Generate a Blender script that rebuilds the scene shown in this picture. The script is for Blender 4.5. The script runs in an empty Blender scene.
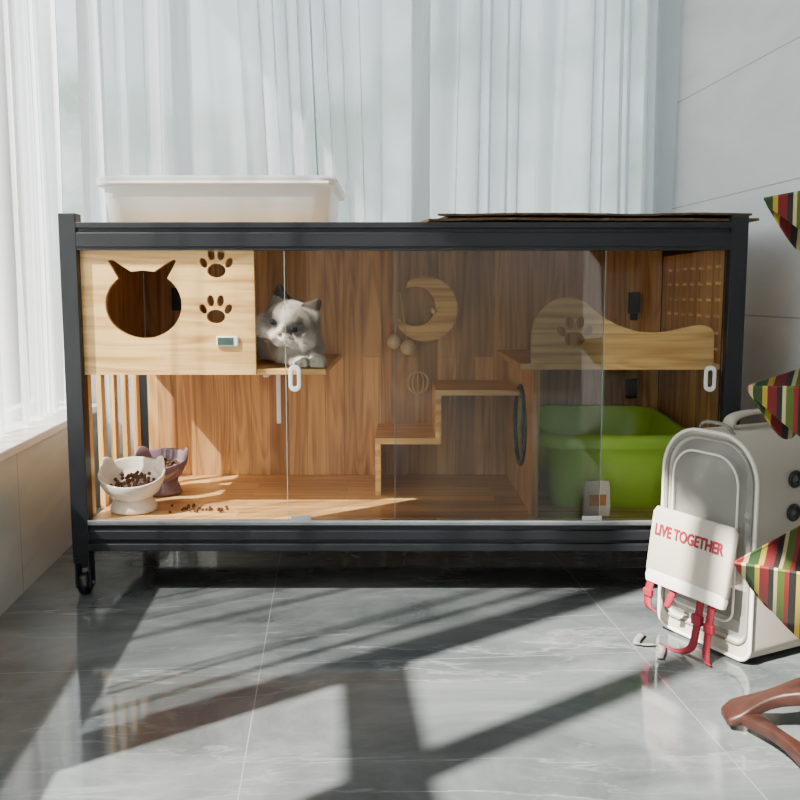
import bpy, bmesh, math, random, itertools, bisect
from mathutils import Vector, Matrix, noise
random.seed(7)
A = math.radians(4.7)
CAMH = 0.763
def W(x, y, z=0.0):
    return Vector((x*math.cos(A)+y*math.sin(A), -x*math.sin(A)+y*math.cos(A), z))
col = bpy.context.scene.collection

# ---------------------------------------------------------------- materials
def newmat(name):
    m = bpy.data.materials.new(name); m.use_nodes = True
    nt = m.node_tree
    for n in list(nt.nodes): nt.nodes.remove(n)
    out = nt.nodes.new('ShaderNodeOutputMaterial')
    return m, nt, out
def L(nt, a, b): nt.links.new(a, b)
def pbsdf(nt, out, color=(.5,.5,.5), rough=.5, metal=0, spec=.5):
    p = nt.nodes.new('ShaderNodeBsdfPrincipled')
    p.inputs['Base Color'].default_value = (*color, 1)
    p.inputs['Roughness'].default_value = rough
    p.inputs['Metallic'].default_value = metal
    p.inputs['Specular IOR Level'].default_value = spec
    L(nt, p.outputs[0], out.inputs[0])
    return p
def ramp(nt, stops, fac):
    r = nt.nodes.new('ShaderNodeValToRGB')
    el = r.color_ramp.elements
    el[0].position, el[0].color = stops[0][0], (*stops[0][1], 1)
    el[1].position, el[1].color = stops[1][0], (*stops[1][1], 1)
    for s in stops[2:]:
        e = el.new(s[0]); e.color = (*s[1], 1)
    L(nt, fac, r.inputs[0])
    return r.outputs[0]
def noise_tex(nt, vec, scale, detail=4, rough=.55, dist=0):
    n = nt.nodes.new('ShaderNodeTexNoise')
    n.inputs['Scale'].default_value = scale
    n.inputs['Detail'].default_value = detail
    n.inputs['Roughness'].default_value = rough
    n.inputs['Distortion'].default_value = dist
    if vec is not None: L(nt, vec, n.inputs['Vector'])
    return n
def mapping(nt, vec, scale=(1,1,1), loc=(0,0,0), rot=(0,0,0)):
    m = nt.nodes.new('ShaderNodeMapping')
    m.inputs['Scale'].default_value = scale
    m.inputs['Location'].default_value = loc
    m.inputs['Rotation'].default_value = rot
    L(nt, vec, m.inputs['Vector'])
    return m.outputs[0]
def mixc(nt, fac, a, b, mode='MIX'):
    m = nt.nodes.new('ShaderNodeMixRGB'); m.blend_type = mode
    for i, v in ((0, fac), (1, a), (2, b)):
        if hasattr(v, 'is_linked'): L(nt, v, m.inputs[i])
        elif i == 0: m.inputs[0].default_value = v
        else: m.inputs[i].default_value = (*v, 1)
    return m.outputs[0]
def objco(nt): return nt.nodes.new('ShaderNodeTexCoord').outputs['Object']
def bump(nt, h, p, strength=.2, dist=.002):
    b = nt.nodes.new('ShaderNodeBump')
    b.inputs['Strength'].default_value = strength
    b.inputs['Distance'].default_value = dist
    L(nt, h, b.inputs['Height']); L(nt, b.outputs[0], p.inputs['Normal'])

def simple(name, color, rough=.5, metal=0, spec=.5, var=.08, scale=30, bmp=0.0):
    m, nt, out = newmat(name)
    p = pbsdf(nt, out, color, rough, metal, spec)
    n = noise_tex(nt, objco(nt), scale)
    d = tuple(max(0, c*(1-var)) for c in color); u = tuple(min(1, c*(1+var)) for c in color)
    L(nt, ramp(nt, [(.3, d), (.7, u)], n.outputs[0]), p.inputs['Base Color'])
    if bmp: bump(nt, n.outputs[0], p, bmp)
    return m

def wood(name, dark, light, grain='x', planks=None, rough=.4):
    m, nt, out = newmat(name)
    p = pbsdf(nt, out, light, rough)
    co = objco(nt)
    sep = nt.nodes.new('ShaderNodeSeparateXYZ'); L(nt, co, sep.inputs[0])
    sc = {'x': (2.5, 60, 60), 'y': (60, 2.5, 60), 'z': (60, 60, 2.5)}[grain]
    n1 = noise_tex(nt, mapping(nt, co, sc), 1.0, 4, .5, .3)
    sc2 = {'x': (.9, 9, 9), 'y': (9, .9, 9), 'z': (9, 9, .9)}[grain]
    n2 = noise_tex(nt, mapping(nt, co, sc2), 1.3, 2, .4, .6)
    wv = nt.nodes.new('ShaderNodeMath'); wv.operation = 'SINE'
    mu = nt.nodes.new('ShaderNodeMath'); mu.operation = 'MULTIPLY'; mu.inputs[1].default_value = 60
    L(nt, n2.outputs[0], mu.inputs[0]); L(nt, mu.outputs[0], wv.inputs[0])
    ad = nt.nodes.new('ShaderNodeMath'); ad.operation = 'MULTIPLY_ADD'
    ad.inputs[1].default_value = .10; L(nt, wv.outputs[0], ad.inputs[0]); L(nt, n1.outputs[0], ad.inputs[2])
    c = ramp(nt, [(.22, dark), (.62, light)], ad.outputs[0])
    if planks:
        cb = nt.nodes.new('ShaderNodeCombineXYZ')
        L(nt, sep.outputs[planks[0].upper()], cb.inputs[0]); L(nt, sep.outputs[planks[1].upper()], cb.inputs[1])
        b = nt.nodes.new('ShaderNodeTexBrick')
        L(nt, cb.outputs[0], b.inputs['Vector'])
        b.inputs['Scale'].default_value = 1
        b.inputs['Brick Width'].default_value = planks[2]
        b.inputs['Row Height'].default_value = planks[3]
        b.inputs['Mortar Size'].default_value = .0006
        b.inputs['Color1'].default_value = (.66, .60, .55, 1)
        b.inputs['Color2'].default_value = (1.1, 1.08, 1.05, 1)
        b.inputs['Mortar'].default_value = (.45, .36, .28, 1)
        b.offset = .37
        c = mixc(nt, 1.0, c, b.outputs[0], 'MULTIPLY')
    L(nt, c, p.inputs['Base Color'])
    return m

M = {}
M['pine'] = wood('pine_panel', (.50,.23,.055), (.86,.53,.19), 'x')
M['pine_v'] = wood('pine_vertical', (.50,.23,.055), (.86,.53,.19), 'z')
M['pine_y'] = wood('pine_depth', (.50,.23,.055), (.86,.53,.19), 'z')
M['backwood'] = wood('plank_back', (.36,.16,.05), (.70,.40,.155), 'z', ('z','x',.9,.058))
M['sidewood'] = wood('plank_side', (.36,.16,.05), (.70,.40,.155), 'z', ('z','y',.9,.058))
M['floorwood'] = wood('plank_floor', (.50,.25,.075), (.82,.50,.20), 'x', ('x','y',.42,.058), .3)
M['legwood'] = wood('dark_leg_wood', (.017,.005,.003), (.036,.011,.007), 'x', None, .45)
M['metal'] = simple('charcoal_metal', (.009,.010,.013), .45, .1, .4, .15, 400, .12)
M['metal2'] = simple('groove_black', (.005,.005,.006), .5)
M['alu'] = simple('aluminium_track', (.50,.51,.53), .3, .8)
M['black'] = simple('black_plastic', (.008,.008,.009), .35)
M['white'] = simple('white_plastic', (.80,.80,.79), .35, var=.02)
M['cream'] = simple('cream_ceramic', (.70,.60,.49), .12, var=.02)
M['mauve'] = simple('mauve_ceramic', (.22,.14,.17), .12, var=.03)
M['kibble'] = simple('kibble', (.09,.035,.015), .8)
M['green'] = simple('lime_plastic', (.38,.62,.06), .28, var=.03)
M['litter'] = simple('litter_sand', (.50,.45,.36), .9, var=.3, scale=200, bmp=.5)
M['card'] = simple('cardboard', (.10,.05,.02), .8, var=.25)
M['fabric'] = simple('cream_canvas', (.44,.39,.325), .85, var=.06, scale=500, bmp=.3)
M['fabric_d'] = simple('grey_canvas', (.20,.185,.165), .85, var=.1, scale=500, bmp=.3)
M['lining'] = simple('pale_lining', (.50,.48,.44), .85, var=.1, scale=300)
M['piping'] = simple('white_piping', (.70,.67,.60), .6, var=.03)
M['red'] = simple('red_webbing', (.22,.004,.018), .7, var=.15, scale=300)
M['pom'] = simple('wool_pompom', (.70,.54,.34), .95, var=.15, scale=120, bmp=.6)
M['frame'] = simple('window_frame', (.55,.57,.59), .4, var=.03)
M['ceil'] = simple('ceiling_paint', (.75,.75,.75), .8, var=.02)
M['eye'] = simple('cat_eye_blue', (.015,.028,.045), .05)
M['nose'] = simple('cat_nose_pink', (.36,.18,.16), .5)
M['pupil'] = simple('cat_pupil', (.004,.004,.005), .05)
M['display'] = simple('lcd_display', (.05,.08,.065), .3)

m, nt, out = newmat('frosted_tub'); M['frost'] = m
d = nt.nodes.new('ShaderNodeBsdfTranslucent'); d.inputs[0].default_value = (.76,.78,.80,1)
p = pbsdf(nt, out, (.56,.57,.585), .3)
mx = nt.nodes.new('ShaderNodeMixShader'); mx.inputs[0].default_value = .3
L(nt, p.outputs[0], mx.inputs[1]); L(nt, d.outputs[0], mx.inputs[2]); L(nt, mx.outputs[0], out.inputs[0])
def glassmat(name, tint, refl_rough=.0, ior=1.45):
    m, nt, out = newmat(name)
    t = nt.nodes.new('ShaderNodeBsdfTransparent'); t.inputs[0].default_value = (*tint, 1)
    g = nt.nodes.new('ShaderNodeBsdfGlossy'); g.inputs['Roughness'].default_value = refl_rough
    f = nt.nodes.new('ShaderNodeFresnel'); f.inputs[0].default_value = ior
    mx = nt.nodes.new('ShaderNodeMixShader')
    L(nt, f.outputs[0], mx.inputs[0]); L(nt, t.outputs[0], mx.inputs[1]); L(nt, g.outputs[0], mx.inputs[2])
    L(nt, mx.outputs[0], out.inputs[0]); return m
M['glass'] = glassmat('door_glass', (.97,.972,.965), 0, 1.22)
M['pane'] = glassmat('window_glass', (.98,.99,.99), ior=1.15)
M['gedge'] = simple('glass_edge', (.28,.34,.30), .2)
def sheer(name, tmax, tmin, dc):
    m, nt, out = newmat(name)
    df = nt.nodes.new('ShaderNodeBsdfDiffuse'); df.inputs[0].default_value = (dc*.94,dc*.985,dc*1.02,1)
    tr = nt.nodes.new('ShaderNodeBsdfTranslucent'); tr.inputs[0].default_value = (dc*.96,dc*1.01,dc*1.03,1)
    tp = nt.nodes.new('ShaderNodeBsdfTransparent'); tp.inputs[0].default_value = (.97,.99,1,1)
    m1 = nt.nodes.new('ShaderNodeMixShader'); m1.inputs[0].default_value = .58
    m2 = nt.nodes.new('ShaderNodeMixShader')
    lw = nt.nodes.new('ShaderNodeLayerWeight'); lw.inputs[0].default_value = .5
    rr = nt.nodes.new('ShaderNodeMapRange'); rr.inputs['From Min'].default_value = 0; rr.inputs['From Max'].default_value = .8
    rr.inputs['To Min'].default_value = tmax; rr.inputs['To Max'].default_value = tmin
    L(nt, lw.outputs['Facing'], rr.inputs['Value'])
    L(nt, df.outputs[0], m1.inputs[1]); L(nt, tr.outputs[0], m1.inputs[2])
    L(nt, rr.outputs[0], m2.inputs[0]); L(nt, m1.outputs[0], m2.inputs[1]); L(nt, tp.outputs[0], m2.inputs[2])
    L(nt, m2.outputs[0], out.inputs[0]); return m
M['sheer'] = sheer('sheer_curtain_back', .48, .02, .87)
M['sheerL'] = sheer('sheer_curtain_side', .58, .10, .84)

m, nt, out = newmat('grey_marble_floor'); M['floor'] = m
p = pbsdf(nt, out, (.2,.2,.2), .08)
co = objco(nt)
n1 = noise_tex(nt, mapping(nt, co, (1.2,2.2,1), rot=(0,0,.5)), 1.9, 9, .65, .6)
base = ramp(nt, [(.32, (.044,.052,.055)), (.70, (.145,.158,.163))], n1.outputs[0])
def veins(scale, loc, rot, wd, amt, sc=(.7,2.4,1)):
    n2 = noise_tex(nt, mapping(nt, co, sc, loc=loc, rot=(0,0,rot)), scale, 8, .6, .5)
    v = nt.nodes.new('ShaderNodeMath'); v.operation = 'SUBTRACT'; v.inputs[1].default_value = .5; L(nt, n2.outputs[0], v.inputs[0])
    va = nt.nodes.new('ShaderNodeMath'); va.operation = 'ABSOLUTE'; L(nt, v.outputs[0], va.inputs[0])
    vein = ramp(nt, [(0, (1,1,1)), (wd, (0,0,0))], va.outputs[0])
    n3 = noise_tex(nt, mapping(nt, co, loc=loc), 3.0, 3)
    vm = ramp(nt, [(.42,(0,0,0)),(.66,(amt,amt,amt))], n3.outputs[0])
    return mixc(nt, 1.0, vein, vm, 'MULTIPLY')
c = mixc(nt, veins(1.5, (3,1,0), .6, .010, .50, (.45,2.4,1)), base, (.34,.36,.37))
c = mixc(nt, veins(2.6, (7,5,0), -.5, .010, .22, (.5,2.4,1)), c, (.30,.32,.33))
b = nt.nodes.new('ShaderNodeTexBrick'); b.offset = 0
L(nt, mapping(nt, co, loc=(.14+.8, -1.80+1.6, 0)), b.inputs['Vector'])
b.inputs['Scale'].default_value = 1; b.inputs['Brick Width'].default_value = .8; b.inputs['Row Height'].default_value = .8
b.inputs['Mortar Size'].default_value = .0012
L(nt, mixc(nt, b.outputs['Fac'], c, (.17,.18,.185)), p.inputs['Base Color'])

def walltile(name, uax, vax, bw, rh, uo, vo, c1, c2):
    m, nt, out = newmat(name)
    p = pbsdf(nt, out, c1, .22)
    co = objco(nt)
    sep = nt.nodes.new('ShaderNodeSeparateXYZ'); L(nt, co, sep.inputs[0])
    cb = nt.nodes.new('ShaderNodeCombineXYZ')
    L(nt, sep.outputs[uax], cb.inputs[0]); L(nt, sep.outputs[vax], cb.inputs[1])
    b = nt.nodes.new('ShaderNodeTexBrick'); b.offset = 0
    L(nt, mapping(nt, cb.outputs[0], loc=(uo, vo, 0)), b.inputs['Vector'])
    b.inputs['Scale'].default_value = 1; b.inputs['Brick Width'].default_value = bw; b.inputs['Row Height'].default_value = rh
    b.inputs['Mortar Size'].default_value = .0022
    n = noise_tex(nt, mapping(nt, co, (1,.6,2.5)), 2.2, 6, .6, .7)
    base = ramp(nt, [(.35, c2), (.65, c1)], n.outputs[0])
    L(nt, mixc(nt, b.outputs['Fac'], base, tuple(x*.55 for x in c1)), p.inputs['Base Color'])
    return m
M['wallR'] = walltile('white_wall_tile', 'Y', 'Z', 2.8, .35, 1.0, 0, (.70,.70,.705), (.60,.605,.615))
M['wallL'] = walltile('grey_wall_tile', 'Y', 'Z', .60, .39, .1, 0.0, (.48,.47,.44), (.39,.385,.36))
M['sill'] = simple('sill_stone', (.55,.53,.49), .25, var=.06, scale=4)

m, nt, out = newmat('striped_fabric'); M['stripe'] = m
p = pbsdf(nt, out, (.5,.5,.5), .85)
co = objco(nt)
sep = nt.nodes.new('ShaderNodeSeparateXYZ'); L(nt, mapping(nt, co, rot=(0,0,math.radians(28))), sep.inputs[0])
mu = nt.nodes.new('ShaderNodeMath'); mu.operation = 'MULTIPLY'; mu.inputs[1].default_value = 9.0; L(nt, sep.outputs[0], mu.inputs[0])
fr = nt.nodes.new('ShaderNodeMath'); fr.operation = 'FRACT'; L(nt, mu.outputs[0], fr.inputs[0])
r = nt.nodes.new('ShaderNodeValToRGB'); r.color_ramp.interpolation = 'CONSTANT'
cols = [(.0,(.01,.01,.008)),(.10,(.50,.34,.03)),(.17,(.20,.008,.01)),(.30,(.48,.40,.20)),(.36,(.02,.05,.01)),(.50,(.40,.28,.02)),(.57,(.15,.005,.008)),(.70,(.012,.01,.007)),(.78,(.48,.40,.20)),(.83,(.07,.11,.01)),(.93,(.20,.012,.01))]
el = r.color_ramp.elements
el[0].position = 0; el[0].color = (*cols[0][1],1); el[1].position = cols[1][0]; el[1].color = (*cols[1][1],1)
for s in cols[2:]:
    e = el.new(s[0]); e.color = (*s[1],1)
L(nt, fr.outputs[0], r.inputs[0]); L(nt, r.outputs[0], p.inputs['Base Color'])
m, nt, out = newmat('carrier_mesh'); M['mesh'] = m
p = pbsdf(nt, out, (.30,.30,.30), .12)
n = noise_tex(nt, mapping(nt, objco(nt), (1,1,1)), 9, 3, .5, .5)
L(nt, ramp(nt, [(.35,(.28,.28,.27)),(.7,(.55,.54,.50))], n.outputs[0]), p.inputs['Base Color'])
tp = nt.nodes.new('ShaderNodeBsdfTransparent')
mx = nt.nodes.new('ShaderNodeMixShader'); mx.inputs[0].default_value = .58
L(nt, p.outputs[0], mx.inputs[1]); L(nt, tp.outputs[0], mx.inputs[2]); L(nt, mx.outputs[0], out.inputs[0])
m, nt, out = newmat('cat_fur'); M['fur'] = m
p = pbsdf(nt, out, (.8,.8,.8), .8, spec=.2)
at = nt.nodes.new('ShaderNodeAttribute'); at.attribute_name = 'furcol'
L(nt, at.outputs['Color'], p.inputs['Base Color'])

# ---------------------------------------------------------------- geometry helpers
def link(ob, parent=None):
    col.objects.link(ob)
    if parent: ob.parent = parent
    return ob
def root(name, x, y, z=0.0, rot=0.0):
    e = bpy.data.objects.new(name, None); e.empty_display_size = .05
    e.location = W(x, y, z); e.rotation_euler = (0, 0, -A+rot)
    col.objects.link(e); return e
def mesh_obj(name, verts, faces, mat, parent=None, smooth=False):
    me = bpy.data.meshes.new(name); me.from_pydata([tuple(v) for v in verts], [], faces)
    me.update()
    ob = bpy.data.objects.new(name, me)
    if mat: me.materials.append(mat)
    if smooth: me.polygons.foreach_set('use_smooth', [True]*len(me.polygons))
    return link(ob, parent)
BF = [(0,3,2,1),(4,5,6,7),(0,1,5,4),(1,2,6,5),(2,3,7,6),(3,0,4,7)]
def boxes(name, lst, mat, parent=None, bevel=.0015):
    vs, fs = [], []
    for (x0,x1,y0,y1,z0,z1) in lst:
        o = len(vs)
        vs += [(x0,y0,z0),(x1,y0,z0),(x1,y1,z0),(x0,y1,z0),(x0,y0,z1),(x1,y0,z1),(x1,y1,z1),(x0,y1,z1)]
        fs += [tuple(i+o for i in f) for f in BF]
    ob = mesh_obj(name, vs, fs, mat, parent)
    if bevel:
        b = ob.modifiers.new('bevel','BEVEL'); b.width = bevel; b.segments = 2; b.limit_method = 'ANGLE'
    return ob
def curve_to_mesh(cu, name, mat, parent, fn=None, smooth=False):
    tmp = bpy.data.objects.new('tmp', cu); col.objects.link(tmp)
    dg = bpy.context.evaluated_depsgraph_get(); dg.update()
    me = bpy.data.meshes.new_from_object(tmp.evaluated_get(dg))
    bpy.data.objects.remove(tmp)
    me.name = name
    if fn:
        for v in me.vertices: v.co = fn(v.co)
    me.materials.clear(); me.materials.append(mat)
    if smooth: me.polygons.foreach_set('use_smooth', [True]*len(me.polygons))
    return link(bpy.data.objects.new(name, me), parent)
def panel(name, outer, holes, thick, mat, parent, off=0.0, plane='XZ', bevel=.0):
    cu = bpy.data.curves.new('c','CURVE'); cu.dimensions = '2D'; cu.fill_mode = 'BOTH'
    cu.extrude = thick/2-bevel; cu.bevel_depth = bevel; cu.bevel_resolution = 2
    for loop in [outer]+list(holes):
        s = cu.splines.new('POLY'); s.points.add(len(loop)-1); s.use_cyclic_u = True
        for i, q in enumerate(loop): s.points[i].co = (q[0], q[1], 0, 1)
    if plane == 'XZ': fn = lambda c: Vector((c.x, off-c.z, c.y))
    elif plane == 'YZ': fn = lambda c: Vector((off+c.z, c.x, c.y))
    else: fn = lambda c: Vector((c.x, c.y, off+c.z))
    return curve_to_mesh(cu, name, mat, parent, fn)
def tube(name, pts, r, mat, parent, cyclic=False, smoothn=0):
    if smoothn: pts = catmull(pts, smoothn, cyclic)
    cu = bpy.data.curves.new('c','CURVE'); cu.dimensions = '3D'; cu.bevel_depth = r; cu.bevel_resolution = 3; cu.use_fill_caps = True
    s = cu.splines.new('POLY'); s.points.add(len(pts)-1); s.use_cyclic_u = cyclic
    for i, q in enumerate(pts): s.points[i].co = (*q, 1)
    return curve_to_mesh(cu, name, mat, parent, None, True)
def catmull(pts, n=6, cyclic=False):
    P = [Vector(p) for p in pts]; out = []; N = len(P)
    rng = range(N if cyclic else N-1)
    for i in rng:
        p1, p2 = P[i], P[(i+1) % N]
        p0 = P[i-1] if (i > 0 or cyclic) else p1
        p3 = P[(i+2) % N] if (i+2 < N or cyclic) else p2
        for k in range(n):
            t = k/n
            out.append(.5*((2*p1)+(p2-p0)*t+(2*p0-5*p1+4*p2-p3)*t*t+(3*p1-p0-3*p2+p3)*t**3))
    if not cyclic: out.append(P[-1])
    return out
def ribbon(name, pts, wv, thick, mat, parent):
    pts = catmull(pts, 6); wv = Vector(wv)*.5
    vs, fs = [], []
    for q in pts: vs += [q-wv, q+wv]
    for i in range(len(pts)-1): fs.append((2*i, 2*i+1, 2*i+3, 2*i+2))
    ob = mesh_obj(name, vs, fs, mat, parent, True)
    s = ob.modifiers.new('s','SOLIDIFY'); s.thickness = thick; s.offset = 0
    return ob
def lathe(name, prof, mat, parent, segs=40, xf=None):
    vs, fs = [], []
    for (r_, z_) in prof:
        for k in range(segs):
            a = 2*math.pi*k/segs; vs.append(Vector((r_*math.cos(a), r_*math.sin(a), z_)))
    n = len(prof)
    for i in range(n-1):
        for k in range(segs):
            k2 = (k+1) % segs
            fs.append((i*segs+k, i*segs+k2, (i+1)*segs+k2, (i+1)*segs+k))
    if prof[0][0] > 1e-5: fs.append(tuple(reversed(range(segs))))
    if prof[-1][0] > 1e-5: fs.append(tuple((n-1)*segs+k for k in range(segs)))
    if xf: vs = [xf @ v for v in vs]
    return mesh_obj(name, vs, fs, mat, parent, True)
def rrect(hw, hd, r, n=6):
    pts = []
    for (sx, sy, a0) in ((1,1,0),(-1,1,90),(-1,-1,180),(1,-1,270)):
        for k in range(n+1):
            a = math.radians(a0+90*k/n)
            pts.append((sx*(hw-r)+r*math.cos(a), sy*(hd-r)+r*math.sin(a)))
    return pts
def loft(name, rings, mat, parent, cx=0, cy=0):
    vs, fs = [], []; n = None
    for (hw, hd, r, z) in rings:
        pr = rrect(hw, hd, r); n = len(pr)
        vs += [(cx+a, cy+b_, z) for a, b_ in pr]
    for i in range(len(rings)-1):
        for k in range(n):
            k2 = (k+1) % n
            fs.append((i*n+k, i*n+k2, (i+1)*n+k2, (i+1)*n+k))
    fs.append(tuple(reversed(range(n)))); fs.append(tuple((len(rings)-1)*n+k for k in range(n)))
    ob = mesh_obj(name, vs, fs, mat, parent, True)
    e = ob.modifiers.new('e','EDGE_SPLIT'); e.split_angle = math.radians(50)
    return ob
def ell(cx, cz, rx, rz, n=24, rot=0.0):
    o = []
    for k in range(n):
        a = 2*math.pi*k/n; x = rx*math.cos(a); z = rz*math.sin(a)
        o.append((cx+x*math.cos(rot)-z*math.sin(rot), cz+x*math.sin(rot)+z*math.cos(rot)))
    return o
def paw(cx, cz, s):
    return [ell(cx, cz-.25*s, .46*s, .34*s), ell(cx-.62*s, cz+.12*s, .17*s, .26*s, 16, .5), ell(cx-.24*s, cz+.52*s, .18*s, .28*s, 16, .15),
            ell(cx+.24*s, cz+.52*s, .18*s, .28*s, 16, -.15), ell(cx+.62*s, cz+.12*s, .17*s, .26*s, 16, -.5)]
def ico(center, r, sub=2):
    bm = bmesh.new(); bmesh.ops.create_icosphere(bm, subdivisions=sub, radius=1)
    vs = [Vector((v.co.x*r[0], v.co.y*r[1], v.co.z*r[2]))+Vector(center) for v in bm.verts]
    fs = [tuple(v.index for v in f.verts) for f in bm.faces]; bm.free(); return vs, fs
def balls(name, lst, mat, parent, sub=2, mtx=None):
    vs, fs = [], []
    for c_, r_ in lst:
        if not hasattr(r_, '__len__'): r_ = (r_,)*3
        v_, f_ = ico(c_, r_, sub); o = len(vs); vs += v_; fs += [tuple(i+o for i in f) for f in f_]
    if mtx: vs = [mtx @ v for v in vs]
    return mesh_obj(name, vs, fs, mat, parent, True)

# ---------------------------------------------------------------- room
boxes('floor', [(-1.03,1.29,-2.6,3.2,-.06,0)], M['floor'], None, 0)
boxes('wall_left', [(-1.03,-.777,-2.6,3.2,0,.365),(-1.03,-.80,-2.6,3.2,2.45,2.6)], M['wallL'], None, 0)
boxes('trim_1', [(-1.03,-.765,-2.6,3.2,.365,.39)], M['sill'], None, .004)
boxes('wall_right', [(1.19,1.29,-2.6,3.2,0,2.6)], M['wallR'], None, 0)
boxes('wall_back', [(-.777,1.19,3.10,3.2,0,.30),(-.8,1.19,3.10,3.2,2.45,2.6)], M['sill'], None, 0)
boxes('ceiling', [(-1.03,1.29,-2.6,3.2,2.6,2.68)], M['ceil'], None, 0)
wz0, wz1 = .39, 2.45
r1 = bpy.data.objects.new('window_1', None); col.objects.link(r1)
boxes('frame', [(-.97,-.92,a,b_,wz0,wz1) for a,b_ in ((-2.6,-2.5),(-.95,-.87),(.65,.715),(1.10,1.19),(3.02,3.10))]
      + [(-.97,-.92,-2.6,3.1,wz0,wz0+.03),(-.97,-.92,-2.6,3.1,wz1-.05,wz1),(-.965,-.925,-2.6,1.15,1.165,1.29)], M['frame'], r1, 0)
boxes('pane', [(-.95,-.946,-2.6,3.1,wz0+.03,wz1-.05)], M['pane'], r1, 0)
r2 = bpy.data.objects.new('window_2', None); col.objects.link(r2)
boxes('frame', [(a,b_,3.13,3.18,.30,wz1) for a,b_ in ((-.80,-.73),(-.50,-.44),(.30,.36),(1.12,1.19))]
      + [(-.777,1.19,3.13,3.18,.30,.35),(-.777,1.19,3.13,3.18,wz1-.05,wz1)], M['frame'], r2, 0)
boxes('pane', [(-.777,1.19,3.153,3.157,.35,wz1-.05)], M['pane'], r2, 0)

def curtain(name, p0, p1, z0, z1, nrm, amp=.045, per=.125, seed=0, n=560, mat=None):
    p0, p1, nrm = Vector(p0), Vector(p1), Vector(nrm); Ln = (p1-p0).length
    dr_ = (p1-p0).normalized()
    vs, fs = [], []; rows = 10
    for j in range(rows+1):
        tz = j/rows
        for i in range(n+1):
            s = i/n*Ln
            ph = 2*math.pi*(s/per + 1.5*noise.noise(Vector((s*2.6, seed, tz*.35))))
            a = amp*(.60+.75*noise.noise(Vector((s*4, seed+9, tz*.7))))
            off = a*math.sin(ph) + .35*a*math.sin(2.3*ph+1+seed+tz*.6) + .015*noise.noise(Vector((s*7, tz*1.5, seed)))
            q = p0.lerp(p1, i/n) + nrm*off + dr_*.012*math.sin(2*ph)
            vs.append((q.x, q.y, z0+(z1-z0)*tz))
    for j in range(rows):
        for i in range(n):
            a = j*(n+1)+i; fs.append((a, a+1, a+n+2, a+n+1))
    return mesh_obj(name, vs, fs, mat or M['sheer'], None, True)
curtain('sheer_curtain', (-.755,3.02,0), (1.165,3.02,0), .02, 2.44, (0,1,0), amp=.042, seed=1)
curtain('sheer_curtain.001', (-.855,1.25,0), (-.855,3.075,0), .40, 2.44, (1,0,0), amp=.035, seed=5, n=500, per=.14, mat=M['sheerL'])

# ---------------------------------------------------------------- cabinet
cab = root('cat_villa_cabinet', 0, 2.2)
XL, XR, YB = -.823, .84, .60
pw = .042
boxes('metal_frame', [(XL,XL+pw,0,pw,.10,.954),(XR-pw,XR,0,pw,.10,.948),(XL,XL+pw,YB,YB+pw,.10,.954),(XR-pw,XR,YB,YB+pw,.10,.948),
    (XL+pw,XR-pw,.006,.034,.873,.9325),(XL+pw,XR-pw,.006,.034,.119,.186),(XL+pw,XR-pw,YB+.004,YB+.036,.873,.9325),(XL+pw,XR-pw,YB+.004,YB+.036,.119,.186),
    (XL+.006,XL+.036,pw,YB,.873,.9325),(XR-.036,XR-.006,pw,YB,.873,.9325),(XL+.006,XL+.036,pw,YB,.119,.186),(XR-.036,XR-.006,pw,YB,.119,.186),
    (XL+pw,XR-pw,-.002,.008,.918,.9325),(XL+pw,XR-pw,-.002,.008,.873,.908),(XL+pw,XR-pw,-.002,.008,.119,.138),(XL+pw,XR-pw,-.002,.008,.148,.172)], M['metal'], cab, .002)
boxes('door_track', [(XL+pw,XR-pw,-.002,.032,.186,.1935),(XL+pw,XR-pw,-.002,.001,.186,.198)], M['alu'], cab, .0005)
boxes('door_track_upper', [(XL+pw,XR-pw,.002,.03,.866,.873)], M['metal2'], cab, 0)
boxes('roof_board', [(XL+.037,XR-.037,.035,YB+.003,.905,.93)], M['pine'], cab)
boxes('base_board', [(XL+.037,XR-.037,.034,YB-.001,.168,.194)], M['floorwood'], cab)
boxes('back_board', [(XL+.037,XR-.037,YB-.016,YB+.002,.194,.905)], M['backwood'], cab)
boxes('left_side_upper', [(XL+.02,XL+.036,pw,YB-.016,.56,.873)], M['sidewood'], cab)
boxes('left_slats', [(XL+.02,XL+.034,.06+i*.105,.06+i*.105+.030,.186,.56) for i in range(5)], M['pine_v'], cab)
sl = []
for i in range(7):
    for j in range(6):
        cy_, cz_ = .10+i*.068, .62+j*.042
        sl.append([(cy_-.018,cz_-.004),(cy_+.018,cz_-.004),(cy_+.018,cz_+.004),(cy_-.018,cz_+.004)])
panel('right_pegboard', [(pw,.575),(YB-.016,.575),(YB-.016,.873),(pw,.873)], sl, .012, M['pine_y'], cab, XR-.028, 'YZ')
boxes('right_side_lower', [(XR-.036,XR-.020,pw,YB-.016,.186,.575)], M['sidewood'], cab)
boxes('hinge_bracket', [(.700,.735,YB-.035,YB-.016,.70,.765),(.707,.728,YB-.04,YB-.016,.68,.70),(.700,.735,YB-.035,YB-.016,.44,.50),(XL+.125,XL+.15,YB-.035,YB-.016,.71,.78)], M['black'], cab, .003)
cx, cz = -.630, .735
hole = []
for k in range(37):
    a = math.radians(50 - k*(280/36)); hole.append((cx+.094*math.cos(a), cz+.083*math.sin(a)))
hole += [(cx-.084, cz+.106), (cx-.078,cz+.109), (cx-.070,cz+.107), (cx-.028, cz+.080), (cx,cz+.083), (cx+.028,cz+.080), (cx+.070,cz+.107), (cx+.078,cz+.109), (cx+.084,cz+.106)]
panel('house_front', [(-.781,.562),(-.357,.562),(-.357,.866),(-.781,.866)], [hole]+paw(-.449,.830,.050)+paw(-.453,.718,.050), .015, M['pine'], cab, .030)
boxes('house_shelf', [(-.785,-.185,.04,YB-.016,.560,.575)], M['pine'], cab)
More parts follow.
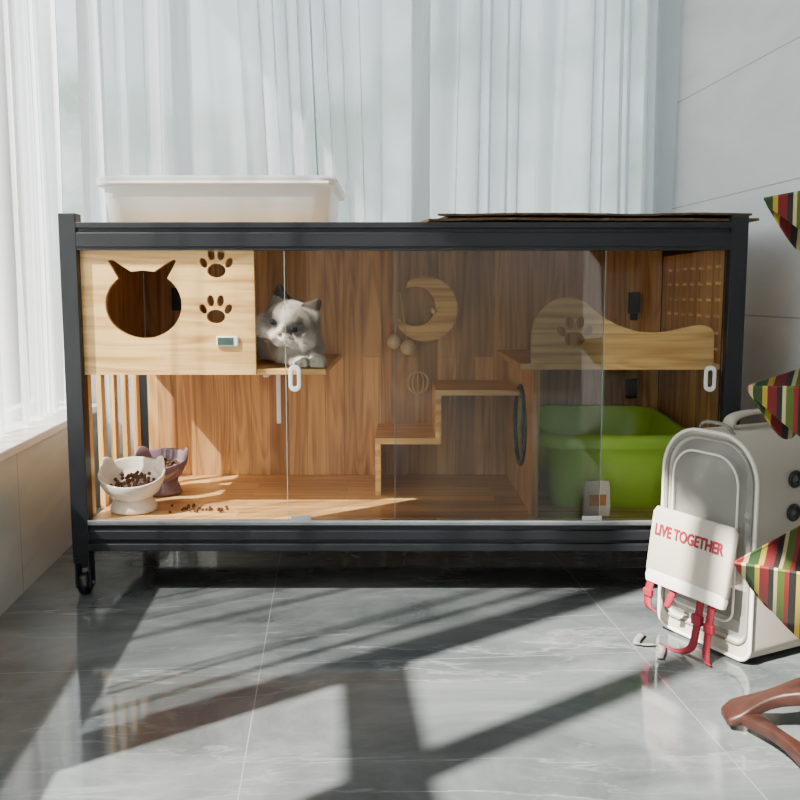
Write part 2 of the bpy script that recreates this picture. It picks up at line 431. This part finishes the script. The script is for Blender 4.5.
boxes('shelf_bracket', [(-.345,-.333,.06,.30,.552,.558),(-.345,-.333,.295,.301,.40,.558)], M['white'], cab, .001)
boxes('thermometer', [(-.452,-.398,.014,.022,.632,.658)], M['white'], cab, .003)
boxes('thermometer_display', [(-.448,-.410,.012,.0145,.636,.654)], M['display'], cab, 0)
boxes('step_stairs', [(.10,.334,.30,YB-.018,.478,.494),(.10,.116,.30,YB-.018,.358,.478),(-.07,.116,.30,YB-.018,.340,.358),(-.07,-.054,.30,YB-.018,.194,.340)], M['pine'], cab, .001)
panel('litter_house_side', [(.045,.195),(YB-.018,.195),(YB-.018,.572),(.045,.572)], [ell(.27,.40,.115,.11,40)], .016, M['pine_y'], cab, .343, 'YZ')
tube('porthole_ring', [(.334, q[0], q[1]) for q in ell(.27,.40,.113,.108,40)], .006, M['black'], cab, True)
boxes('litter_house_top', [(.300,.802,.045,YB-.018,.572,.588)], M['pine'], cab)
wave = [(.328,.588),(.328,.66),(.338,.70),(.36,.73),(.39,.748),(.425,.752),(.46,.74),(.49,.715),(.53,.69),(.57,.674),(.61,.666),(.66,.667),(.70,.675),(.74,.683),(.768,.680),(.784,.66),(.785,.588)]
wv = []
for i in range(1, len(wave)-2):
    seg = catmull([(a,b_,0) for a,b_ in wave[i-1:i+3]], 5)
    wv += [(q.x, q.y) for q in seg[5:10]]
wv = [wave[0]] + wv + [wave[-2], wave[-1]]
panel('wave_guard', wv, paw(.436,.662,.054), .014, M['pine'], cab, .056)
boxes('wave_rail', [(.325,.80,.049,.063,.572,.5885)], M['pine'], cab)
mc = (.076,.715); R = .098
ic = (mc[0]-.030, mc[1]+.008); r_i = .060
cre = []
for k in range(41):
    a = math.radians(-150+k*(272/40)); cre.append((mc[0]+R*math.cos(a), mc[1]+R*math.sin(a)))
for k in range(31):
    a = math.radians(118 - k*(265/30)); cre.append((ic[0]+r_i*math.cos(a), ic[1]+r_i*math.sin(a)))
panel('moon_step', cre, [], .05, M['pine'], cab, YB-.045)
tube('pompom_string', [(-.005,YB-.06,.765),(-.008,YB-.075,.70),(-.015,YB-.08,.63)], .0015, M['pom'], cab)
tube('pompom_string_b', [(.000,YB-.06,.765),(.01,YB-.075,.70),(.022,YB-.08,.61)], .0015, M['pom'], cab)
balls('pompoms', [((-.018,YB-.08,.618),.023),((.024,YB-.08,.600),.024),((.10,YB-.078,.71),.010)], M['pom'], cab, 3)
for i in range(6):
    a = math.pi*i/6
    tube('toy_net', [(.055+.034*math.cos(t)*math.cos(a), YB-.052+.034*math.cos(t)*math.sin(a), .49+.034*math.sin(t)) for t in [2*math.pi*k/20 for k in range(20)]], .0018, M['pom'], cab, True)
boxes('glass_door_left', [(-.280,.498,.004,.009,.199,.866)], M['glass'], cab, 0)
boxes('glass_door_right', [(-.012,.795,.017,.022,.199,.866)], M['glass'], cab, 0)
boxes('glass_edges', [(-.2812,-.280,.004,.009,.199,.866),(.498,.4992,.004,.009,.199,.866),(-.0132,-.012,.017,.022,.199,.866)], M['gedge'], cab, 0)
def capsule(cx_, cz_, w, h): return [(a+cx_, b_+cz_) for a, b_ in rrect(w/2, h/2, w/2*.98)]
panel('door_handle_left', capsule(-.258,.555,.026,.062), [capsule(-.258,.555,.015,.045)], .008, M['white'], cab, -.001, 'XZ', .002)
panel('door_handle_right', capsule(.765,.553,.026,.062), [capsule(.765,.553,.015,.045)], .008, M['white'], cab, .012, 'XZ', .001)
boxes('glass_clips', [(-.272,-.222,-.001,.0035,.198,.210),(.455,.505,-.001,.0035,.198,.210)], M['alu'], cab, .001)
for i, (x_, y_) in enumerate(((XL+.021,.021),(XR-.021,.021),(XL+.021,YB+.021),(XR-.021,YB+.021))):
    boxes('castor_fork_%d'%i, [(x_-.020,x_+.020,y_-.020,y_+.020,.086,.10),(x_-.020,x_-.014,y_-.014,y_+.022,.020,.09),(x_+.014,x_+.020,y_-.014,y_+.022,.020,.09),(x_-.006,x_+.006,y_-.006,y_+.006,.07,.09)], M['metal'], cab, .001)
    xf = Matrix.Translation((x_, y_+.006, .030)) @ Matrix.Rotation(math.pi/2, 4, 'Y')
    lathe('castor_wheel_%d'%i, [(.006,-.013),(.026,-.013),(.030,-.009),(.030,.009),(.026,.013),(.006,.013)], M['black'], cab, 28, xf)
    tube('castor_axle_%d'%i, [(x_-.022,y_+.006,.03),(x_+.022,y_+.006,.03)], .005, M['alu'], cab)

# ---------------------------------------------------------------- green litter tub (slopes down a little to the front)
tub = root('litter_box', .565, 2.50, .195)
tb = loft('basin', [(.150,.160,.06,.0),(.160,.170,.065,.02),(.180,.192,.07,.205),(.196,.208,.075,.209),(.200,.212,.075,.192),(.203,.215,.075,.192),(.203,.215,.075,.220),(.196,.208,.075,.230),(.186,.198,.07,.230),(.178,.190,.068,.210),(.158,.168,.06,.03)], M['green'], tub)
for v in tb.data.vertices:
    if v.co.z > .05: v.co.z -= .028*(.215-v.co.y)/.43*(v.co.z/.23)
loft('litter', [(.156,.166,.058,.031),(.161,.171,.058,.07)], M['litter'], tub)
pk = root('litter_packet', .50, 2.246, .197, .15)
loft('packet', [(.036,.004,.003,0),(.036,.009,.004,.03),(.034,.008,.004,.075),(.032,.002,.001,.092)], M['cream'], pk)
boxes('packet_label', [(-.022,.022,-.0105,-.0075,.030,.058)], simple('orange_print', (.45,.17,.05), .6), pk, 0)

# ---------------------------------------------------------------- bowls
def bowl(name, x, y, mat, s=1.0, rot=0.0, tiltd=14):
    r_ = root(name, x, y, .1945, rot)
    lathe('stand', [(.052*s,.0),(.058*s,.004),(.056*s,.014),(.046*s,.035),(.050*s,.055),(.03*s,.06)], mat, r_)
    T = Matrix.Translation((0,0,.042*s)) @ Matrix.Rotation(math.radians(tiltd), 4, 'X')
    lathe('dish', [(.015*s,.0),(.045*s,.004*s),(.066*s,.018*s),(.077*s,.042*s),(.080*s,.060*s),(.078*s,.063*s),(.074*s,.060*s),(.068*s,.040*s),(.05*s,.020*s),(.0,.016*s)], mat, r_, 48, T)
    for sg in (-1, 1):
        b0, b1 = T @ Vector((sg*.078*s, .000, .054*s)), T @ Vector((sg*.040*s, .068*s, .054*s))
        tip = T @ Vector((sg*.078*s, .05*s, .098*s))
        nrm = (T.to_3x3() @ Vector((sg*.8,.6,0))).normalized()*.006
        low0, low1 = b0-Vector((0,0,.02)), b1-Vector((0,0,.02))
        vs = [low0-nrm, low1-nrm, b1-nrm, tip-nrm*.4, b0-nrm, low0+nrm, low1+nrm, b1+nrm, tip+nrm*.4, b0+nrm]
        ob = mesh_obj('ear', vs, [(0,1,2,3,4),(9,8,7,6,5),(0,5,6,1),(1,6,7,2),(2,7,8,3),(3,8,9,4),(4,9,5,0)], mat, r_, True)
        ob.modifiers.new('s','SUBSURF').levels = 2; ob.modifiers['s'].render_levels = 2
    ks = []
    for k in range(90):
        a = random.random()*6.28; q = math.sqrt(random.random())*.055*s
        ks.append((T @ Vector((q*math.cos(a), q*math.sin(a), .028*s+.010*(1-q/.055/s)+random.random()*.008)), .0055))
    balls('kibble', ks, M['kibble'], r_, 1)
    return r_
bowl('cat_food_bowl', -.700, 2.320, M['cream'], 1.06, .15, 18)
bowl('cat_food_bowl.001', -.682, 2.53, M['mauve'], 1.0, -.1, 12)
ks = root('spilled_kibble', -.53, 2.32, .1945)
lst = []
for k in range(30):
    lst.append(((random.gauss(0,.045), random.gauss(0,.02), .0045), .0045))
balls('kibble', lst, M['kibble'], ks, 1)

# ---------------------------------------------------------------- storage tub on top
st = root('storage_bin', -.468, 2.52, .934)
loft('bin_body', [(.278,.18,.04,.0),(.283,.19,.045,.01),(.292,.205,.05,.098),(.306,.216,.055,.100),(.308,.218,.055,.116),(.304,.214,.055,.122),(.29,.20,.05,.122),(.284,.195,.045,.112),(.272,.18,.04,.012)], M['frost'], st)
boxes('bin_lip', [(-.29,.29,-.2195,-.2165,.102,.108)], M['white'], st, .001)
cb = root('flattened_cardboard', .47, 2.45, .9335)
def sheet(name, x0, x1, y0, y1, z, th, seed, jag):
    vs, fs = [], []; nx, ny = 40, 12
    for j in range(ny+1):
        for i in range(nx+1):
            u, v_ = i/nx, j/ny
            x_ = x0+(x1-x0)*u; y_ = y0+(y1-y0)*v_
            if j == 0: y_ += jag*noise.noise(Vector((x_*40, seed, 0)))
            if i == 0: x_ += jag*3*noise.noise(Vector((y_*20, seed, 2)))
            vs.append((x_, y_, z+.004*(1+noise.noise(Vector((x_*5, y_*3, seed))))))
    for j in range(ny):
        for i in range(nx):
            a = j*(nx+1)+i; fs.append((a, a+1, a+nx+2, a+nx+1))
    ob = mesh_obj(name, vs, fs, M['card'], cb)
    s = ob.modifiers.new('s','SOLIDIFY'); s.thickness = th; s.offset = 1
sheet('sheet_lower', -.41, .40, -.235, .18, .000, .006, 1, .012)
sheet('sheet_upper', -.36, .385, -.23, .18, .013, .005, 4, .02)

# ---------------------------------------------------------------- cat
cat = root('ragdoll_cat', -.272, 2.285, .578)
HM = Matrix.Translation((-.006, .008, .108)) @ Matrix.Rotation(math.radians(20), 4, 'Y') @ Matrix.Rotation(math.radians(-10), 4, 'Z') @ Matrix.Rotation(math.radians(14), 4, 'X') @ Matrix.Scale(1.30, 4)
bm = bmesh.new()
def add_ell(c_, r_, mtx=None):
    bmesh.ops.create_icosphere(bm, subdivisions=3, radius=1, matrix=(mtx or Matrix()) @ Matrix.Translation(c_) @ Matrix.Diagonal((*r_, 1)))
def add_caps(p, q, r0, r1, n=7):
    p, q = Vector(p), Vector(q)
    for k in range(n):
        t = k/(n-1); add_ell(p.lerp(q, t), (r0+(r1-r0)*t,)*3)
add_ell((0,.10,.050), (.066,.075,.050)); add_ell((-.03,.20,.058), (.078,.11,.058)); add_ell((-.05,.25,.056), (.082,.035,.056))
add_ell((.020,.22,.038), (.035,.055,.036)); add_ell((-.105,.22,.038), (.035,.055,.036))
add_ell((-.005,.045,.048), (.056,.045,.046)); add_ell((0,.03,.070),(.052,.04,.04))
add_caps((.03,.06,.035), (.060,-.020,.018), .028, .018); add_ell((.068,-.036,.015), (.020,.026,.015))
add_caps((-.02,.06,.035), (.018,-.008,.018), .028, .018); add_ell((.024,-.030,.015), (.020,.026,.015))
for px_, py_ in ((.068,-.058),(.024,-.053)):
    for dx in (-.012,0,.012): add_ell((px_+dx,py_,.010), (.0065,.011,.009))
for k, q in enumerate(catmull([(-.05,.27,.03),(-.11,.26,.03),(-.15,.18,.028),(-.14,.10,.024)], 6)): add_ell(q, (.024-.0005*k,)*3)
add_ell((0,.004,.006), (.052,.048,.043), HM); add_ell((.027,-.014,-.014), (.029,.028,.024), HM); add_ell((-.027,-.014,-.014), (.029,.028,.024), HM)
add_ell((.0095,-.046,-.017), (.0135,.014,.0115), HM); add_ell((-.0095,-.046,-.017), (.0135,.014,.0115), HM); add_ell((0,-.041,-.027), (.012,.012,.009), HM)
add_ell((0,-.040,-.002), (.0095,.016,.014), HM); add_ell((0,-.032,.018), (.030,.018,.018), HM)
for sg in (-1,1):
    E = HM @ Matrix.Translation((sg*.035,.002,.046)) @ Matrix.Rotation(math.radians(24*sg),4,'Y') @ Matrix.Diagonal((1,.42,1,1))
    bmesh.ops.create_cone(bm, cap_ends=True, segments=16, radius1=.028, radius2=.005, depth=.044, matrix=E)
me = bpy.data.meshes.new('cat_raw'); bm.to_mesh(me); bm.free()
tmp = bpy.data.objects.new('cat_raw', me); col.objects.link(tmp)
rm = tmp.modifiers.new('r','REMESH'); rm.mode = 'VOXEL'; rm.voxel_size = .003
sm = tmp.modifiers.new('s','SMOOTH'); sm.iterations = 4; sm.factor = .5
dg = bpy.context.evaluated_depsgraph_get(); dg.update()
cm = bpy.data.meshes.new_from_object(tmp.evaluated_get(dg)); bpy.data.objects.remove(tmp)
HI = HM.inverted()
def sstep(a, b_, x):
    t = max(0, min(1, (x-a)/(b_-a))); return t*t*(3-2*t)
WHITE, GREY, DARK = Vector((.62,.555,.475)), Vector((.17,.13,.105)), Vector((.075,.055,.045))
def furcolor(co):
    h = HI @ co; nz = noise.noise(co*60)*.5; c_ = WHITE.copy()
    if h.length < .09 and h.z > -.03 and h.y < .06:
        g = sstep(-.002,.012, h.z + nz*.01)*sstep(.005,.015, abs(h.x) + nz*.004)
        if h.z > .036: g = max(g, .6)
        patch = 1-sstep(.013,.024, Vector((abs(h.x)-.024, h.z-.006)).length)
        g = max(g*.70, patch)
        c_ = c_.lerp(GREY, min(1,g)*.9)
        if h.z > .044 and abs(h.x) > .014: c_ = DARK.copy()
    else:
        g = sstep(.07,.11, co.z + nz*.02)*sstep(.07,.12, co.y)
        c_ = c_.lerp(GREY, g*.75)
        if co.x < -.11 and co.z < .07 and co.y > .07: c_ = c_.lerp(DARK, .6)
    return c_*(1+nz*.18)
verts = [v.co.copy() for v in cm.vertices]; norms = [v.normal.copy() for v in cm.vertices]
polys = [tuple(p_.vertices) for p_ in cm.polygons]
cols_ = [furcolor(v) for v in verts]
V2, F2, C2 = list(verts), list(polys), list(cols_)
cum = list(itertools.accumulate([p_.area for p_ in cm.polygons]))
rng = random.Random(3)
for k in range(80000):
    pi = min(len(polys)-1, bisect.bisect(cum, rng.random()*cum[-1]))
    f = polys[pi]; ws = [rng.random() for _ in f]; sw = sum(ws)
    q = sum((verts[i]*(w/sw) for i, w in zip(f, ws)), Vector()); nn = sum((norms[i] for i in f), Vector()).normalized()
    h = HI @ q
    inhead = h.length < .085
    face = h.y < -.018 and inhead and h.z > -.04
    if h.y < -.03 and inhead and Vector((abs(h.x)-.0215, h.z-.005)).length < .0075: continue
    if inhead and h.z > .042: ln = .004
    elif face: ln = .005
    elif inhead: ln = .015
    elif q.z < .032 and q.y < .02: ln = .005
    else: ln = .018
    if inhead and abs(h.x) > .036 and h.z < .01: ln = .015
    ln *= .7+.6*rng.random()
    J = Vector((rng.uniform(-.2,.2), rng.uniform(-.2,.2), rng.uniform(-.2,.2)))
    if face:
        g_ = HM.to_3x3() @ Vector((h.x, .01, h.z+.008)); g_.normalize()
        dr = (nn*.3 + g_*.85 + J*.5).normalized()
    else: dr = (nn*.55 + Vector((0,.12,-.60)) + J).normalized()
    if q.z+dr.z*ln < .0: dr.z = abs(dr.z)*.2; dr.normalize()
    side = dr.cross(nn+Vector((.01,.02,.03)))
    if side.length < 1e-6: continue
    side = side.normalized()*.0004
    cc = cols_[f[0]]*(.9+.2*rng.random())
    o = len(V2); V2 += [q-side, q+side, q+dr*ln]; F2.append((o, o+1, o+2)); C2 += [cc*.92, cc*.92, cc*1.08]
cm2 = bpy.data.meshes.new('fur_body'); cm2.from_pydata([tuple(v) for v in V2], [], F2); cm2.update()
ca = cm2.color_attributes.new('furcol', 'FLOAT_COLOR', 'POINT')
for i, c_ in enumerate(C2): ca.data[i].color = (min(1,max(0,c_.x)), min(1,max(0,c_.y)), min(1,max(0,c_.z)), 1)
cm2.polygons.foreach_set('use_smooth', [True]*len(cm2.polygons))
cm2.materials.append(M['fur']); link(bpy.data.objects.new('fur_body', cm2), cat)
for sg in (-1,1):
    balls('eye', [((sg*.0215,-.0415,.005), (.0078,.0062,.0062))], M['eye'], cat, 3, HM)
    balls('pupil', [((sg*.0215,-.0462,.0048), (.0048,.0022,.0050))], M['pupil'], cat, 3, HM)
    for k in range(4):
        tube('whisker', [HM @ Vector((sg*.014,-.055,-.014-.003*k)), HM @ Vector((sg*.045,-.058,-.012-.006*k)), HM @ Vector((sg*.072,-.050,-.018-.010*k))], .0003, M['white'], cat, False, 4)
balls('nose', [((0,-.0575,-.008), (.005,.004,.0035))], M['nose'], cat, 2, HM)
tube('mouth', [HM @ Vector((-.010,-.0600,-.022)), HM @ Vector((0,-.0615,-.0165)), HM @ Vector((.010,-.0600,-.022))], .0009, M['nose'], cat, False, 4)

# ---------------------------------------------------------------- pet carrier backpack
pc = root('pet_carrier_backpack', .658, 1.885, 0.0, math.radians(-63))
wC, dC, hC = .135, .27, .475
def arch(hw, z0, z1, r, rb=.03, n=10):
    pts = []
    for (cx_, cz_, rr_, a0) in ((hw-rb, z0+rb, rb, -90), (hw-r, z1-r, r, 0), (-hw+r, z1-r, r, 90), (-hw+rb, z0+rb, rb, 180)):
        for k in range(n+1):
            a = math.radians(a0+90*k/n); pts.append((cx_+rr_*math.cos(a), cz_+rr_*math.sin(a)))
    return pts
body = panel('fabric_shell', arch(wC-.008,.011,hC-.008,.10), [arch(wC-.018,.040,hC-.018,.088)], dC, M['fabric'], pc, dC/2, 'XZ', .006)
panel('back_wall', arch(wC-.01,.015,hC-.01,.09), [], .02, M['lining'], pc, dC-.02)
panel('inner_floor', arch(wC-.02,.03,.075,.02), [], dC-.05, M['lining'], pc, dC/2)
# clear domed front window
vs, fs = [], []; base_a = arch(wC-.017,.041,hC-.017,.087); nA = len(base_a); zc = hC/2+.01
rings = 7
for j in range(rings):
    t = j/(rings-1); sc_ = 1-.999*t; bul = .020*(1-(1-t)**2.2)
    for (a, z_) in base_a: vs.append((a*sc_, .006-bul, zc+(z_-zc)*sc_))
for j in range(rings-1):
    for k in range(nA):
        k2 = (k+1) % nA; fs.append((j*nA+k, j*nA+k2, (j+1)*nA+k2, (j+1)*nA+k))
mesh_obj('dome_window', vs, fs, M['mesh'], pc, True)
def arch3(hw, z0, z1, r, y): return [(a, y, b_) for a, b_ in arch(hw, z0, z1, r)]
tube('front_piping', arch3(wC-.004,.008,hC-.004,.098,-.002), .004, M['piping'], pc, True)
tube('window_piping', arch3(wC-.016,.038,hC-.016,.084,-.002), .003, M['fabric_d'], pc, True)
tube('rear_piping', arch3(wC-.004,.008,hC-.004,.098,dC), .004, M['piping'], pc, True)
tube('zip_line', arch3(wC-.044,.08,hC-.048,.06,-.012), .0025, M['piping'], pc, True)
for k, (y_, z_) in enumerate(((.10,.385),(.10,.315),(.17,.385),(.17,.315))):
    xf = Matrix.Translation((wC-.001, y_, z_)) @ Matrix.Rotation(math.pi/2, 4, 'Y')
    lathe('eyelet_%d'%k, [(.009,0),(.018,.0),(.019,.003),(.017,.006),(.010,.005),(.009,.0)], M['black'], pc, 24, xf)
    xf2 = xf @ Matrix.Translation((0,0,.0005))
    lathe('eyelet_net_%d'%k, [(.0,0),(.010,.0),(.010,.001),(0,.001)], M['fabric_d'], pc, 16, xf2)
ribbon('top_handle', [(-.0,.05,hC-.004),(0,.06,hC+.020),(0,.10,hC+.030),(0,.17,hC+.030),(0,.21,hC+.020),(0,.22,hC-.004)], (.030,0,0), .007, M['fabric'], pc)
tube('cord_handle', [(-.05,.02,hC-.012),(-.03,.012,hC+.012),(.03,.012,hC+.012),(.05,.02,hC-.012)], .004, M['fabric_d'], pc, False, 6)
fl = bpy.data.objects.new('flap_pivot', None); col.objects.link(fl); fl.parent = pc
fl.location = (-.005, -.030, .290); fl.rotation_euler = (math.radians(-8), 0, 0)
loft('front_flap', [(.112,.005,.004,-.150),(.116,.010,.008,-.14),(.116,.011,.008,-.012),(.110,.005,.004,.0)], M['fabric'], fl)
loft('flap_fold', [(.112,.008,.006,-.168),(.114,.011,.008,-.155),(.112,.010,.008,-.14)], M['piping'], fl)
fc = bpy.data.curves.new('lettering','FONT'); fc.body = 'LIVE TOGETHER'; fc.size = .034; fc.align_x = 'CENTER'; fc.extrude = .0008; fc.offset = .0008
tmp = bpy.data.objects.new('t', fc); col.objects.link(tmp)
dg = bpy.context.evaluated_depsgraph_get(); dg.update()
tm = bpy.data.meshes.new_from_object(tmp.evaluated_get(dg)); bpy.data.objects.remove(tmp)
for v_ in tm.vertices: v_.co = Vector((v_.co.x*.80, -.0125-v_.co.z, v_.co.y-.060))
tm.materials.clear(); tm.materials.append(M['red']); link(bpy.data.objects.new('lettering', tm), fl)
ribbon('strap_a', [(-.09,-.045,.15),(-.10,-.055,.13),(-.105,-.060,.10),(-.10,-.065,.07),(-.085,-.060,.06)], (.022,.0,0), .003, M['red'], pc)
ribbon('strap_b', [(.035,-.045,.145),(.040,-.052,.11),(.038,-.058,.06),(.034,-.066,.02),(.01,-.08,.006),(-.03,-.085,.005)], (.022,-.004,0), .003, M['red'], pc)
ribbon('strap_c', [(.065,-.04,.145),(.068,-.050,.10),(.066,-.054,.05),(.072,-.062,.012),(.09,-.075,.005)], (.018,0,0), .003, M['red'], pc)
ribbon('strap_d', [(-.04,-.042,.14),(-.042,-.052,.11),(-.05,-.058,.08)], (.016,.004,0), .003, M['red'], pc)
boxes('buckles', [(-.116,-.090,-.068,-.058,.09,.108),(.026,.054,-.064,-.052,.070,.092),(.055,.082,-.058,-.048,.06,.08)], M['red'], pc, .003)
ribbon('floor_strap', [(-.10,-.08,.006),(-.06,-.13,.006),(-.03,-.09,.006),(.02,-.14,.006)], (.012,.008,0), .003, M['fabric_d'], pc)

# ---------------------------------------------------------------- striped hammock stand
hs = root('striped_cat_hammock_stand', .80, 1.50)
tube('pole', [(0,0,.05),(0,0,1.15)], .018, M['legwood'], hs)
def hammock(name, z, hd=.255, rot=0.0, sag=.06, drop=.05, tilt=0.0):
    vs, fs = [], []; n = 16
    c4 = [Vector((hd*math.cos(rot+math.pi/2*k), hd*math.sin(rot+math.pi/2*k), 0)) for k in range(4)]
    for j in range(n+1):
        for i in range(n+1):
            u, v_ = i/n, j/n
            q = c4[0]*(1-u)*(1-v_)+c4[1]*u*(1-v_)+c4[2]*u*v_+c4[3]*(1-u)*v_
            s = 16*u*(1-u)*v_*(1-v_)
            vs.append(Vector((q.x, q.y, z - sag*s**.6 - tilt*q.x)))
    for j in range(n):
        for i in range(n):
            a = j*(n+1)+i; fs.append((a, a+1, a+n+2, a+n+1))
    edge = [i for i in range(n+1)] + [(j)*(n+1)+n for j in range(1,n+1)] + [n*(n+1)+i for i in range(n-1,-1,-1)] + [j*(n+1) for j in range(n-1,0,-1)]
    o = len(vs); m_ = len(edge)
    for k, e_ in enumerate(edge):
        q = vs[e_]; t = (k % n)/n; b_ = math.sin(math.pi*t)
        vs.append(Vector((q.x*(.97-.10*b_), q.y*(.97-.10*b_), q.z-.012-drop*b_)))
    for k in range(m_):
        k2 = (k+1) % m_; fs.append((edge[k], edge[k2], o+k2, o+k))
    ob = mesh_obj(name, vs, fs, M['stripe'], hs, True)
    s = ob.modifiers.new('s','SOLIDIFY'); s.thickness = .004; s.offset = 0
    tube(name+'_rim', [vs[e_] for e_ in edge], .003, M['stripe'], hs, True)
    boxes(name+'_hub', [(-.03,.03,-.03,.03,z-sag-.03,z-sag-.004)], M['legwood'], hs, .004)
hammock('hammock_top', .948, .203, math.pi, .05, .09, -.16)
hammock('hammock_middle', .625, .222, math.pi+.05, .05, .10, -.08)
hammock('hammock_bottom', .322, .222, math.pi-.05, .05, .12, -.10)
def leg(name, p, q, w, h):
    p, q = Vector(p), Vector(q); n = 12; vs, fs = [], []
    d_ = (q-p).normalized(); s_ = Vector((-d_.y, d_.x, 0)).normalized()
    for k in range(n+1):
        t = k/n; c_ = p.lerp(q, t) + Vector((0,0,.018*math.sin(math.pi*t)))
        ww = w*(.75+.25*math.cos(t*9)); hh = h*(.7+.3*t)
        if k == 0: ww *= .7; hh *= .7
        for (a, b_) in ((-1,-1),(1,-1),(1,1),(-1,1)): vs.append(c_+s_*a*ww/2+Vector((0,0,b_*hh/2)))
    for k in range(n):
        for e_ in range(4):
            e2 = (e_+1) % 4; fs.append((4*k+e_, 4*k+e2, 4*k+4+e2, 4*k+4+e_))
    fs += [(3,2,1,0), tuple(4*n+i for i in range(4))]
    ob = mesh_obj(name, vs, fs, M['legwood'], hs, True)
    b2 = ob.modifiers.new('b','BEVEL'); b2.width = .005; b2.segments = 3; b2.limit_method = 'ANGLE'; b2.angle_limit = math.radians(50)
    e = ob.modifiers.new('e','EDGE_SPLIT'); e.split_angle = math.radians(50)
leg('leg_1', (-.225,.02,.016), (0,0,.075), .072, .03)
leg('leg_2', (-.195,.015,.022), (-.13,-.30,.013), .040, .026)
leg('leg_3', (.20,-.12,.016), (0,0,.075), .055, .03)
leg('leg_4', (.10,.20,.016), (0,0,.075), .055, .03)
lathe('leg_hub', [(.04,.045),(.045,.05),(.045,.10),(.03,.115)], M['legwood'], hs, 24)

# ---------------------------------------------------------------- camera, lights, world
cd = bpy.data.cameras.new('camera'); cam = bpy.data.objects.new('camera', cd); col.objects.link(cam)
cd.lens = 40.5; cd.sensor_width = 36
cam.location = (0, 0, CAMH); cam.rotation_euler = (math.radians(90-6.78), 0, -A)
bpy.context.scene.camera = cam
sd = bpy.data.lights.new('sun','SUN'); sd.energy = 36; sd.angle = math.radians(1.0); sd.color = (1,.93,.83)
so = bpy.data.objects.new('sun', sd); col.objects.link(so)
dirv = Vector((.846, .532, -1.0)).normalized()
so.rotation_euler = dirv.to_track_quat('-Z','Y').to_euler(); so.location = (-3,-2,4)
w = bpy.data.worlds.new('world'); bpy.context.scene.world = w; w.use_nodes = True
nt = w.node_tree
for n in list(nt.nodes): nt.nodes.remove(n)
out = nt.nodes.new('ShaderNodeOutputWorld'); bg = nt.nodes.new('ShaderNodeBackground'); L(nt, bg.outputs[0], out.inputs[0])
gc = nt.nodes.new('ShaderNodeTexCoord').outputs['Generated']
sep = nt.nodes.new('ShaderNodeSeparateXYZ'); L(nt, gc, sep.inputs[0])
mr = nt.nodes.new('ShaderNodeMapRange'); mr.inputs['From Min'].default_value = -1; mr.inputs['From Max'].default_value = 1
L(nt, sep.outputs[2], mr.inputs['Value'])
sky = ramp(nt, [(.0,(.20,.20,.19)),(.49,(.36,.38,.35)),(.53,(.80,.87,.88)),(1.0,(.66,.79,.95))], mr.outputs[0])
nz = noise_tex(nt, gc, 6.5, 5, .6)
fm = ramp(nt, [(.46,(0,0,0)),(.64,(.8,.8,.8))], nz.outputs[0])
hm = ramp(nt, [(.45,(0,0,0)),(.50,(1,1,1)),(.62,(1,1,1)),(.78,(0,0,0))], mr.outputs[0])
fac = mixc(nt, 1.0, fm, hm, 'MULTIPLY')
L(nt, mixc(nt, fac, sky, (.26,.38,.28)), bg.inputs[0]); bg.inputs[1].default_value = 2.5
